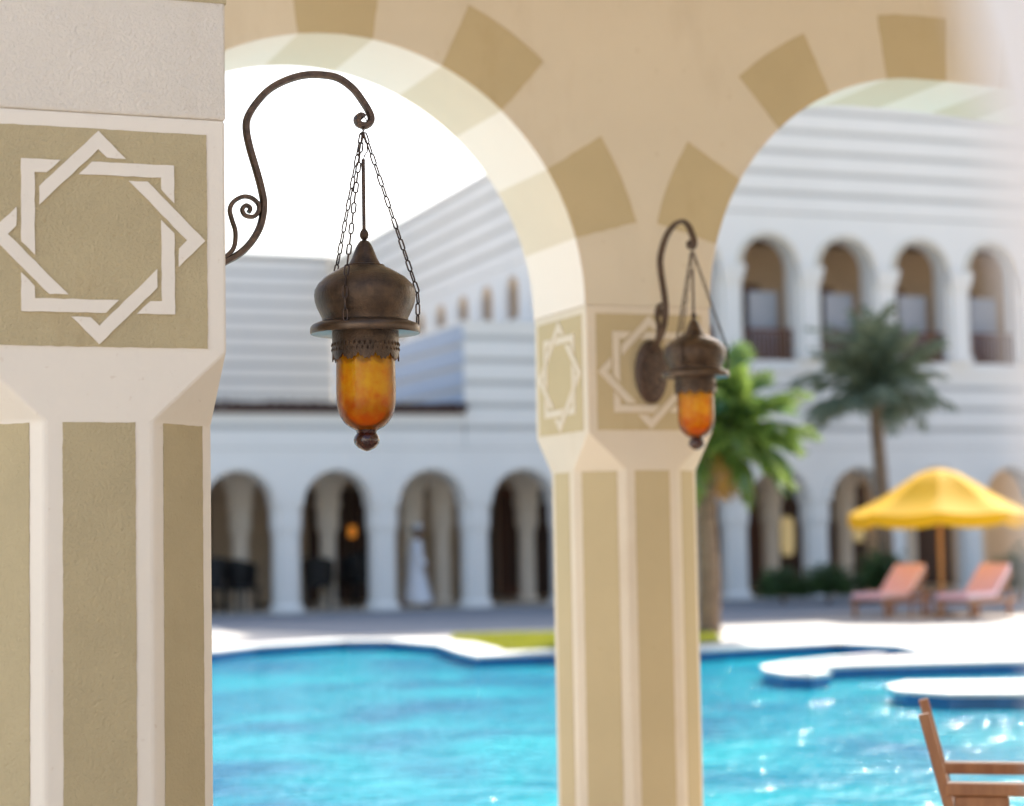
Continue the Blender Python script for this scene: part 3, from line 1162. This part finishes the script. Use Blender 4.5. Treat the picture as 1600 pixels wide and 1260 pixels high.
# loggia
bpart('loggia_floor', MB().box(18, UF1, PV + .5, 44, 5.0, 5.3), 'facade_cream')
bpart('loggia_ceiling', MB().box(18, UF1, PV + .5, 44, 8.5, 8.7), 'wood_brown')
bpart('loggia_back_wall', MB().box(18, UF1, 42.6, 42.9, 5.3, 8.5), 'loggia_tan')
k0 = None
ba = None
for k, c in enumerate(up_c):
    # half columns with capitals and bases beside the arch
    b = MB()
    uc = c - 1.02
    for w_, z0_, z1_ in ((.54, 5.45, 5.6), (.40, 5.6, 7.2), (.48, 7.2, 7.32), (.56, 7.32, 7.5), (.62, 7.5, 7.62)):
        b.box(-w_ / 2, w_ / 2, -.13 - (w_ - .42) * .6, -.002, z0_, z1_)
    if k0 is None:
        k0 = b.build('half_column', 'facade_white', bd)
        k0.location = (uc - BX, 0, 0)
    else: link_copy(k0, bd, (uc - BX, 0, 0))
    b = MB()
    nn, m_ = 16, 17
    for r_ in (.705, .80):
        for y in (-.001, -.07):
            b.v += [(c - r_ * math.cos(math.pi * q / nn), PV + y, 7.63 + r_ * math.sin(math.pi * q / nn)) for q in range(m_)]
    for q in range(nn):
        b.f += [(m_ + q, m_ + q + 1, 3 * m_ + q + 1, 3 * m_ + q), (q, q + 1, m_ + q + 1, m_ + q), (2 * m_ + q, 2 * m_ + q + 1, 3 * m_ + q + 1, 3 * m_ + q)]
    bpart('arch_hood', b, 'facade_cream')
    if ba is None:
        b = MB().box(-.70, .70, .16, .22, 5.46, 5.53).box(-.70, .70, .15, .24, 6.13, 6.2)
        for q in range(13):
            x = -.66 + q * .11
            b.box(x - .025, x + .025, .17, .21, 5.53, 6.13)
        ba = b.build('balustrade', 'wood_brown', bd)
        ba.location = (c - BX, 0, 0)
    else: link_copy(ba, bd, (c - BX, 0, 0))
    d = MB().box(c + .35, c + 1.0, 42.5, 42.6, 5.3, 7.5)
    dd = bpart('loggia_door', d, 'wood_brown')
    bpart('door_panel', MB().box(c + .45, c + .9, 42.47, 42.5, 5.5, 7.3), 'wood_dark', dd)
    # screen panel that fills part of the opening behind the rail
    bpart('loggia_screen', MB().box(c - .10, c + .66, 41.0, 41.06, 5.3, 7.15), 'grey_panel')
bpart('string_course', MB().box(UF0, UF1, PV - .08, PV + .03, 5.2, 5.3), 'facade_white')

# rear wall of the terrace
bpart('rear_wall', MB().box(-6, 17.66, 61.35, 62, 3.0, 10.5), 'facade_joint')
courses(bd, -6, 17.66, 4.2, 10.55, 61.35)
bpart('rear_coping', MB().box(-6, 17.66, 61.2, 62.05, 10.55, 10.66), 'facade_white')

# ground floor interior
bpart('arcade_floor', MB().box(3, UF1, PV + .1, 46.7, .007, .03), 'arcade_stone')
bpart('ceiling', MB().box(3, UF1, PV + .62, 48, 3.3, 3.42), 'facade_cream')
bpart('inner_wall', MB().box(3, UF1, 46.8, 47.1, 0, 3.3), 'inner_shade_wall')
bpart('side_end_wall', MB().box(3, 3.3, PV + .62, 46.8, 0, 3.3), 'facade_cream')
ci = None
for u in (8.30, 10.319, 12.343, 14.342, 15.074, 17.194, 19.3, 21.5, 23.693, 25.778, 27.644, 29.7):
    if ci is None:
        ci = column_mesh(3.3, .40, 'inner_cream', 'inner_column', bd, (u * 42.7 / 43.6 - BX, 42.7 - BY, 0), 1.9)
        for vtx in ci.data.vertices:      # head flares along the arcade only
            vtx.co.y = max(-.31, min(.31, vtx.co.y))
    else: link_copy(ci, bd, (u * 42.7 / 43.6 - BX, 42.7 - BY, 0))
for u0, u1, m in ((9.2, 10.3, 'wood_dark'), (12.75, 13.75, 'wood_dark'), (13.8, 14.5, 'wood_dark'), (16.7, 17.6, 'wood_dark'), (17.7, 18.3, 'wood_brown'), (18.4, 19.6, 'wood_dark'), (23.2, 24.6, 'wood_dark'), (24.7, 25.1, 'wood_brown'),
                  (25.4, 26.6, 'wood_dark'), (26.9, 28.3, 'wood_dark'), (29, 31, 'wood_dark')):
    d = bpart('door', MB().box(u0, u1, 46.7, 46.8, .02, 2.75), m)
    bpart('door_panel', MB().box(u0 + .12, (u0 + u1) / 2 - .04, 46.67, 46.7, .25, 2.5), 'wood_dark', d)
    bpart('door_panel', MB().box((u0 + u1) / 2 + .04, u1 - .12, 46.67, 46.7, .25, 2.5), 'wood_dark', d)


# hanging lamps under the far arcade
def far_lamp(u, v, z0, z1, w, glow, label):
    r_ = empty('pendant_lamp', (u, v, z0))
    tag(r_, label, 'lamp', 'lamps hanging under the far arcade')
    h = z1 - z0
    auto_smooth(MB().lathe([(0, .0), (w * .35, .01), (w * .5, h * .2), (w * .5, h * .8), (w * .35, h * .97), (0, h)], 16).build('lamp_shade', glow, r_))
    MB().lathe([(0, h + .05), (w * .4, h + .01), (w * .52, h - .02), (w * .5, h - .03)], 16).build('cap', 'iron', r_)
    MB().tube([(0, 0, h), (0, 0, 3.3 - z0)], .012, 6).build('chain', 'iron', r_)


far_lamp(13.19, 44.5, 1.55, 1.86, .18, 'lamp_glow', 'orange glowing lamp in the dark opening behind the far arcade, left half')
far_lamp(22.98, 41.5, .95, 1.90, .33, 'lamp_glow_pale', 'tall pale yellow lamp hanging right of the bright green palm')
far_lamp(24.92, 41.5, 1.24, 1.72, .28, 'lamp_glow_pale', 'short pale lamp peeking out left of the yellow umbrella')


# ------------------------------------------------------------------ palms
def frond_mesh(L, droop, n, leaf, wleaf, seed, twist=.9):
    rr = random.Random(seed)
    pts = []
    for i in range(n + 1):
        t = i / n
        pts.append(Vector((L * t * (1 - .18 * droop * t), 0, L * (.38 * t - droop * t * t))))
    b = MB()
    b.tube(pts, [.022 * (1 - .85 * i / n) for i in range(n + 1)], 5)
    for i in range(2, n + 1):
        t = i / n
        p = pts[i]
        tg = (pts[i] - pts[i - 1]).normalized()
        ll = leaf * math.sin(math.pi * (.12 + .80 * t)) * rr.uniform(.85, 1.1)
        for s_ in (-1, 1):
            dr = (Vector((0, s_, 0)) * .8 + tg * .62 + Vector((0, 0, -.28 + rr.uniform(-.3, .3)))).normalized()
            q = p + dr * ll + Vector((0, 0, -.22 * ll))
            mid = p + dr * ll * .5
            wv = (Matrix.Rotation(rr.uniform(-twist, twist), 3, dr) @ tg) * wleaf
            b.add([p - wv * .4, p + wv * .4, mid + wv * .5, mid - wv * .5, q], [(0, 1, 2, 3), (3, 2, 4)])
    return b


def trunk_mesh(path, r0, r1, m, name, parent, rings=True):
    P = catmull(path, 10)
    n_ = len(P)
    rad = [(r0 + (r1 - r0) * i / (n_ - 1)) * (1.07 if (i % 2 and rings) else .97) for i in range(n_)]
    rad[0] *= 1.35
    rad[1] *= 1.15
    return MB().tube(P, rad, 12).build(name, m, parent)


def palm(name, loc, path, r0, r1, crown, specs, leafm, label, group):
    root = empty(name, loc)
    tag(root, label, 'palm tree', group)
    trunk_mesh(path, r0, r1, 'bark', 'trunk', root)
    protos = {}
    for (yaw, pitch, L, droop, m, s) in specs:
        key = (round(L, 1), round(droop, 1), m)
        if key not in protos:
            nl = 20
            broad = m == 'leaf_bright'
            o = frond_mesh(L, droop, 12 if broad else nl, L * (.36 if broad else .30), L * (.15 if broad else .06), len(protos) + 5).build('frond', m, root)
            protos[key] = o
        else:
            o = link_copy(protos[key], root)
        o.location = crown
        o.rotation_euler = (0, -pitch, yaw)
        o.scale = (s, s, s)
    return root


rp = random.Random(11)
specs = []
for i in range(40):
    yaw = i * 2.399 + rp.uniform(-.2, .2)
    pitch = R(rp.choice((75, 58, 38, 15, -5, -25)) + rp.uniform(-8, 8))
    specs.append((yaw, pitch, rp.choice((1.3, 1.6)), rp.choice((.5, .8)), 'leaf_bright', rp.uniform(.85, 1.1)))
for i in range(6):
    specs.append((rp.uniform(0, 6.28), R(-45 + rp.uniform(-10, 10)), 1.1, .5, 'leaf_dry', 1))
palm('palm_tree', (13.58, 27.0, 0), [(0, 0, 0), (.03, 0, .9), (.0, 0, 1.8), (.12, 0, 2.85)], .17, .12, (.14, 0, 2.9), specs, 'leaf_bright',
     'short bright green palm with glinting leaves beside the arcade pillar', 'palms by the pool')
specs = []
for i in range(46):
    yaw = i * 2.399 + rp.uniform(-.2, .2)
    pitch = R(rp.choice((84, 74, 64, 52, 38, 20, -5)) + rp.uniform(-8, 8))
    specs.append((yaw, pitch, rp.choice((2.0, 2.4)), rp.choice((.45, .75)), 'leaf_blue', rp.uniform(.72, .95)))
palm('palm_tree', (22.25, 36.0, 0), [(0, 0, 0), (.02, 0, 1.2), (-.05, 0, 2.6), (-.13, 0, 3.9), (-.1, 0, 4.35)], .17, .12, (-.1, 0, 4.3), specs, 'leaf_blue',
     'tall slim dark palm rising behind the yellow umbrella', 'palms by the pool')


# ------------------------------------------------------------------ hedge bushes
def bush(u, v, rx, rz, label, seed):
    rr = random.Random(seed)
    root = empty('hedge_bush', (u, v, 0))
    tag(root, label, 'bush', 'hedge bushes in front of the far arcade')
    b = MB()
    for i in range(1500):
        a, e = rr.uniform(0, 6.28), math.asin(rr.uniform(-.35, 1))
        k = rr.uniform(.45, 1.12) * (1 + .28 * math.sin(5 * a + seed) * math.cos(4 * e))
        c = Vector((rx * k * math.cos(a) * math.cos(e), rx * .8 * k * math.sin(a) * math.cos(e), rz * .42 + rz * .58 * k * math.sin(e)))
        d = Vector((rr.uniform(-1, 1), rr.uniform(-1, 1), rr.uniform(-.3, 1))).normalized()
        s_ = d.orthogonal().normalized() * .035
        b.add([c - d * .06, c + s_, c + d * .08, c - s_], [(0, 1, 2, 3)])
    b.build('crown', 'leaf_hedge', root)
    t = MB()
    for i in range(4):
        a = i * 1.57 + .4
        t.tube([(0, 0, 0), (.1 * math.cos(a), .1 * math.sin(a), rz * .3), (rx * .5 * math.cos(a), rx * .4 * math.sin(a), rz * .65)], [.025, .018, .008], 5)
    t.build('trunk', 'bark', root)


bush(20.3, 36.9, .5, .72, 'leftmost low dark green bush of the hedge at the far arcade', 1)
bush(21.1, 36.4, .55, .78, 'middle dark green bush of the hedge below the tall palm', 2)
bush(22.1, 35.9, .6, 1.05, 'tallest dark green bush at the foot of the tall palm', 3)
bush(24.6, 34.6, .6, 1.0, 'dark green bush between umbrella pole and right sun lounger', 4)

# ------------------------------------------------------------------ umbrella, loungers, side table
um = empty('sun_umbrella', (19.6, 29.9, 0))
tag(um, 'yellow sun umbrella on a wooden pole by the far pool side', 'umbrella')
auto_smooth(MB().tube([(0, 0, .04), (0, 0, 2.5)], .042, 12).build('pole', 'pole_wood', um))
auto_smooth(MB().lathe([(0, .09), (.06, .09), (.28, .05), (.3, 0), (0, 0)], 20).build('base', 'iron', um))
NR = 8
prof = [(.0, 2.57), (.14, 2.555), (.34, 2.49), (.62, 2.32), (.92, 2.12), (1.22, 1.95), (1.58, 1.80)]
b = MB()
seg = 6
nt_ = NR * seg
for r_, z in prof:
    for k in range(nt_):
        a = 2 * math.pi * k / nt_ + .2
        ph = (k % seg) / seg
        sag = math.sin(math.pi * ph)
        rr_ = r_ * (1 - .07 * sag)
        b.v.append((rr_ * math.cos(a), rr_ * math.sin(a), z - .05 * sag * r_ / 1.58))
for i in range(len(prof) - 1):
    for k in range(nt_):
        b.f.append((i * nt_ + k, i * nt_ + (k + 1) % nt_, (i + 1) * nt_ + (k + 1) % nt_, (i + 1) * nt_ + k))
cp = auto_smooth(b.build('canopy', 'canvas_yellow', um), 30)
b = MB()
for k in range(nt_ + 1):
    kk = k % nt_
    a = 2 * math.pi * kk / nt_ + .2
    sag = math.sin(math.pi * (kk % seg) / seg)
    rr_ = 1.582 * (1 - .07 * sag)
    zt = 1.80 - .05 * sag
    b.v += [(rr_ * math.cos(a), rr_ * math.sin(a), zt), (rr_ * 1.005 * math.cos(a), rr_ * 1.005 * math.sin(a), zt - .20 - .03 * sag)]
for k in range(nt_):
    b.f.append((2 * k, 2 * k + 1, 2 * k + 3, 2 * k + 2))
auto_smooth(b.build('valance', 'canvas_yellow', cp), 60)
for k in range(NR):
    a = 2 * math.pi * k / NR + .2
    MB().bar((.05 * math.cos(a), .05 * math.sin(a), 2.49), (1.56 * math.cos(a), 1.56 * math.sin(a), 1.755), .02, .025).build('rib', 'pole_wood', um)
    MB().bar((.05 * math.cos(a), .05 * math.sin(a), 1.75), (.9 * math.cos(a), .9 * math.sin(a), 2.10), .018, .02).build('strut', 'pole_wood', um)


def lounger():
    root = empty('sun_lounger')
    # local +x runs from foot to head
    for s_ in (-.3, .3):
        MB().box(-.95, .95, s_ - .03, s_ + .03, .24, .31).build('side_rail', 'wood_teak', root)
        for x in (-.82, .62):
            MB().box(x - .035, x + .035, s_ - .035, s_ + .035, 0, .24).build('leg', 'wood_teak', root)
        MB().bar((.15, s_ * .95, .30), (.78, s_ * .95, .74), .04, .05).build('back_rail', 'wood_teak', root)
        MB().bar((.62, s_ * .9, .58), (.84, s_ * .9, .28), .03, .03).build('back_prop', 'wood_teak', root)
    for k in range(7):
        x = -.85 + k * .15
        MB().box(x - .05, x + .05, -.27, .27, .315, .33).build('slat', 'wood_teak', root)
    bevel(MB().box(-.95, .18, -.29, .29, .335, .43).build('seat_cushion', 'cushion', root), .03, 3)
    c = MB().bar((.12, 0, .39), (.80, 0, .87), .58, .10).build('back_cushion', 'cushion', root)
    bevel(c, .03, 3)
    return root


l1 = lounger()
l1.location = (18.86, 30.35, 0)
l1.rotation_euler = (0, 0, R(32))
tag(l1, 'left sun lounger with pink orange cushion under the umbrella', 'sun lounger', 'sun loungers beside the umbrella')
l2 = copy_tree(l1)
l2.location = (19.68, 28.95, 0)
l2.rotation_euler = (0, 0, R(30))
tag(l2, 'right sun lounger with pink orange cushion, nearest the right edge', 'sun lounger', 'sun loungers beside the umbrella')
st_ = empty('side_table', (19.05, 29.55, 0))
tag(st_, 'small wooden side table between the two sun loungers', 'side table')
bevel(MB().box(-.22, .22, -.22, .22, .40, .44).build('table_top', 'wood_teak', st_), .006)
for sx in (-1, 1):
    for sy in (-1, 1):
        MB().bar((sx * .17, sy * .17, .4), (sx * .19, sy * .19, 0), .035, .035, (1, 0, 0)).build('leg', 'wood_teak', st_)


# ------------------------------------------------------------------ cafe chairs and table under the far arcade
def cafe_chair(u, v, rz, label, sc=1.0):
    r_ = empty('cafe_chair', (u, v, 0), rz)
    r_.scale = (sc, sc, sc)
    tag(r_, label, 'chair', 'dark chairs under the far arcade')
    bevel(MB().box(-.25, .25, -.25, .25, .40, .47).build('seat', 'wicker', r_), .02)
    b = MB()
    nn = 10
    for z, k in ((.47, 1.0), (.85, 1.12)):
        for rad in (.27, .23):
            for i in range(nn + 1):
                a = math.pi * (-.15 + 1.3 * i / nn)
                zz = z if z < .5 else z + .10 * math.sin(max(0, min(math.pi, a)))
                b.v.append((rad * k * math.cos(a), rad * k * math.sin(a), zz))
    m_ = nn + 1
    for i in range(nn):
        b.f += [(i, i + 1, 2 * m_ + i + 1, 2 * m_ + i), (m_ + i, m_ + i + 1, 3 * m_ + i + 1, 3 * m_ + i), (2 * m_ + i, 2 * m_ + i + 1, 3 * m_ + i + 1, 3 * m_ + i)]
    b.f += [(0, m_, 3 * m_, 2 * m_), (nn, m_ + nn, 3 * m_ + nn, 2 * m_ + nn)]
    b.build('backrest', 'wicker', r_)
    for sx in (-.21, .21):
        for sy in (-.21, .21):
            MB().box(sx - .022, sx + .022, sy - .022, sy + .022, 0, .40).build('leg', 'wicker', r_)


cafe_chair(9.1, 41.35, R(200), 'leftmost dark chair under the far arcade, next to the foreground pillar', 1.25)
cafe_chair(9.85, 41.6, R(20), 'dark chair left of the first white far column', 1.2)
cafe_chair(11.75, 42.3, R(160), 'dark chair just right of the first white far column', 1.2)
cafe_chair(12.75, 42.8, R(-60), 'rightmost dark chair, by the second white far column', 1.3)
tb = empty('cafe_table', (12.2, 43.0 - .35, 0))
tag(tb, 'dark round cafe table between the chairs right of the first far column', 'table')
auto_smooth(MB().lathe([(0, .74), (.38, .74), (.38, .70), (0, .70)], 24).build('table_top', 'wicker', tb))
auto_smooth(MB().lathe([(.04, .70), (.04, .06), (.25, .02), (.25, 0), (0, 0)], 16).build('pedestal', 'wicker', tb))


# ------------------------------------------------------------------ person in a white robe, walking under the far arcade
def person(u, v, rz):
    root_loc = Vector((u, v, 0))
    # local: +x forward
    J = {'pelvis': (0, 0, .95, .125), 'waist': (.0, 0, 1.1, .115), 'chest': (.02, 0, 1.3, .13), 'neckb': (.02, 0, 1.46, .07), 'neck': (.03, 0, 1.53, .055), 'jaw': (.05, 0, 1.60, .075), 'head': (.05, 0, 1.69, .095), 'crown': (.04, 0, 1.77, .065),
         'nose': (.145, 0, 1.665, .014)}
    E_ = [('pelvis', 'waist'), ('waist', 'chest'), ('chest', 'neckb'), ('neckb', 'neck'), ('neck', 'jaw'), ('jaw', 'head'), ('head', 'crown'), ('head', 'nose')]
    for s_, n_ in ((1, 'l'), (-1, 'r')):
        sw_ = .20 * s_
        J.update({'hip' + n_: (0, .09 * s_, .90, .095), 'knee' + n_: (.12 + .10 * s_, .095 * s_, .50, .06), 'ankle' + n_: (.02 + .26 * s_ - .08, .095 * s_, .09 + (.03 if s_ < 0 else 0), .04), 'heel' + n_: (-.03 + .26 * s_ - .08, .095 * s_, .04, .035),
                  'toe' + n_: (.16 + .26 * s_ - .08, .10 * s_, .03, .03),
                  'sh' + n_: (.01, .17 * s_, 1.41, .065), 'el' + n_: (-.03 - sw_ * .5, .24 * s_, 1.13, .045), 'wr' + n_: (.06 - sw_ * .9, .25 * s_, .90, .03), 'palm' + n_: (.075 - sw_ * .95, .25 * s_, .84, .03)})
        E_ += [('pelvis', 'hip' + n_), ('hip' + n_, 'knee' + n_), ('knee' + n_, 'ankle' + n_), ('ankle' + n_, 'heel' + n_), ('ankle' + n_, 'toe' + n_), ('neckb', 'sh' + n_), ('sh' + n_, 'el' + n_), ('el' + n_, 'wr' + n_), ('wr' + n_, 'palm' + n_)]
        px_, py_, pz_, _ = J['palm' + n_]
        for q, (dx, dz, l_) in enumerate(((.028, -.035, 1), (.014, -.04, 1.1), (0, -.04, 1.05), (-.014, -.038, .85))):
            a_, c_ = 'f%d%s' % (q, n_), 'g%d%s' % (q, n_)
            J[a_] = (px_ + dx, py_, pz_ + dz, .009)
            J[c_] = (px_ + dx + .008, py_ - .012 * s_, pz_ + dz - .042 * l_, .008)
            E_ += [('palm' + n_, a_), (a_, c_)]
        J['t' + n_] = (px_ + .045, py_ - .008 * s_, pz_ - .01, .009)
        E_ += [('palm' + n_, 't' + n_)]
    names = list(J)
    me = bpy.data.meshes.new('person')
    me.from_pydata([J[k][:3] for k in names], [(names.index(a), names.index(c)) for a, c in E_], [])
    o = bpy.data.objects.new('person', me)
    COL.objects.link(o)
    o.location = root_loc
    o.rotation_euler = (0, 0, rz)
    sk = o.modifiers.new('skin', 'SKIN')
    for i, k in enumerate(names):
        me.skin_vertices[0].data[i].radius = (J[k][3], J[k][3])
    me.skin_vertices[0].data[0].use_root = True
    ss = o.modifiers.new('sub', 'SUBSURF')
    ss.levels = ss.render_levels = 2
    me.materials.append(M['skin'])
    # the long robe: body, swinging hem and two sleeves
    b = MB()
    lev = [(1.50, .075, .085, .02), (1.45, .11, .20, .015), (1.36, .15, .235, .01), (1.2, .155, .22, .0), (1.0, .165, .215, .0), (.8, .19, .225, .0), (.6, .225, .24, .01), (.4, .265, .255, .02), (.22, .305, .27, .03), (.13, .32, .275, .035), (.12, .30, .25, .035)]
    nn = 36
    for i, (z, rx, ry, ox) in enumerate(lev):
        for k in range(nn):
            a = 2 * math.pi * k / nn
            fold = 1 + .05 * math.sin(7 * a + 1.2 * z) * max(0, (1.1 - z))
            b.v.append((ox + rx * fold * math.cos(a), ry * fold * math.sin(a), z))
    for i in range(len(lev) - 1):
        for k in range(nn):
            b.f.append((i * nn + k, i * nn + (k + 1) % nn, (i + 1) * nn + (k + 1) % nn, (i + 1) * nn + k))
    for n_, s_ in (('l', 1), ('r', -1)):
        P = [Vector(J[q + n_][:3]) for q in ('sh', 'el', 'wr')]
        P = [Vector((.01, .12 * s_, 1.42))] + [P[0], (P[0] + P[1]) / 2, P[1], (P[1] + P[2]) / 2, P[2] * .85 + P[1] * .15]
        b.tube(P, [.06, .085, .078, .072, .072, .078], 14, caps=False)
    auto_smooth(b.build('robe', 'robe', o), 70)
    auto_smooth(MB().lathe([(.0, 1.845), (.06, 1.84), (.095, 1.815), (.108, 1.76), (.110, 1.725), (.104, 1.722)], 20, (.045, 0)).build('cap', 'cap_white', o))
    h = MB().lathe([(.103, 1.735), (.104, 1.70), (.095, 1.66), (.08, 1.63)], 20, (.02, 0))
    auto_smooth(h.build('hair', 'hair', o))
    for s_ in (1, -1):
        e = MB().lathe([(0, .012), (.008, .009), (.012, 0), (.008, -.009), (0, -.012)], 8)
        e.v = [(x + .135, y + .035 * s_, z + 1.69) for x, y, z in e.v]
        e.build('eye', 'hair', o)
        er = MB().lathe([(0, .03), (.012, .02), (.016, 0), (.01, -.02), (0, -.028)], 8)
        er.v = [(x + .04, y * .5 + .098 * s_, z + 1.675) for x, y, z in er.v]
        er.build('ear', 'skin', o)
        ax = J['toel' if s_ > 0 else 'toer']
        sb = MB().box(ax[0] - .23, ax[0] + .04, ax[1] - .045, ax[1] + .045, 0, .025)
        sb.build('sandal', 'sandal', o)
    mo = MB().box(.135, .142, -.022, .022, 1.618, 1.628)
    mo.build('mouth', 'hair', o)
    tag(o, 'person in a long white robe and white cap walking under the far arcade', 'person')


person(13.6, 41.05, R(-25))

# ------------------------------------------------------------------ wooden armchair at the lower right
ch = empty('wooden_armchair', (4.135, 6.335, 0), math.atan2(5.838 - 6.353, 3.756 - 4.087) + math.pi / 2)
tag(ch, 'teak armchair in the lower right corner, only its back post and arms showing', 'chair')
# local: +x forwards (to the right in the picture), y from far side (0) to near side; built so that side vector points at the camera


def chair_parts():
    for y in (0, -.61):
        MB().bar((-.065, y, .875), (.045, y, .42), .035, .042, (0, 1, 0)).build('back_post', 'wood_teak', ch)
        MB().bar((.045, y, .42), (.06, y, 0), .035, .05, (0, 1, 0)).build('rear_leg', 'wood_teak', ch)
        MB().bar((.60, y, .61), (.62, y, 0), .04, .05, (0, 1, 0)).build('front_leg', 'wood_teak', ch)
        bevel(MB().bar((.0, y, .625), (.66, y, .62), .07, .042).build('arm_rest', 'wood_teak', ch), .006)
        MB().bar((.05, y, .40), (.60, y, .40), .025, .06).build('seat_rail', 'wood_teak', ch)
    for k in range(7):
        x = .08 + k * .083
        MB().box(x - .032, x + .032, -.60, -.01, .431, .449).build('seat_slat', 'wood_teak', ch)
    for k in range(2):
        t = k / 4
        x, z = .025 - .085 * t, .50 + .34 * t
        MB().box(x - .009, x + .009, -.595, -.015, z - .025, z + .025).build('back_slat', 'wood_teak', ch)
    bevel(MB().box(.03, .21, -.625, -.595, .44, .60).build('arm_panel', 'wood_teak', ch), .004)


chair_parts()
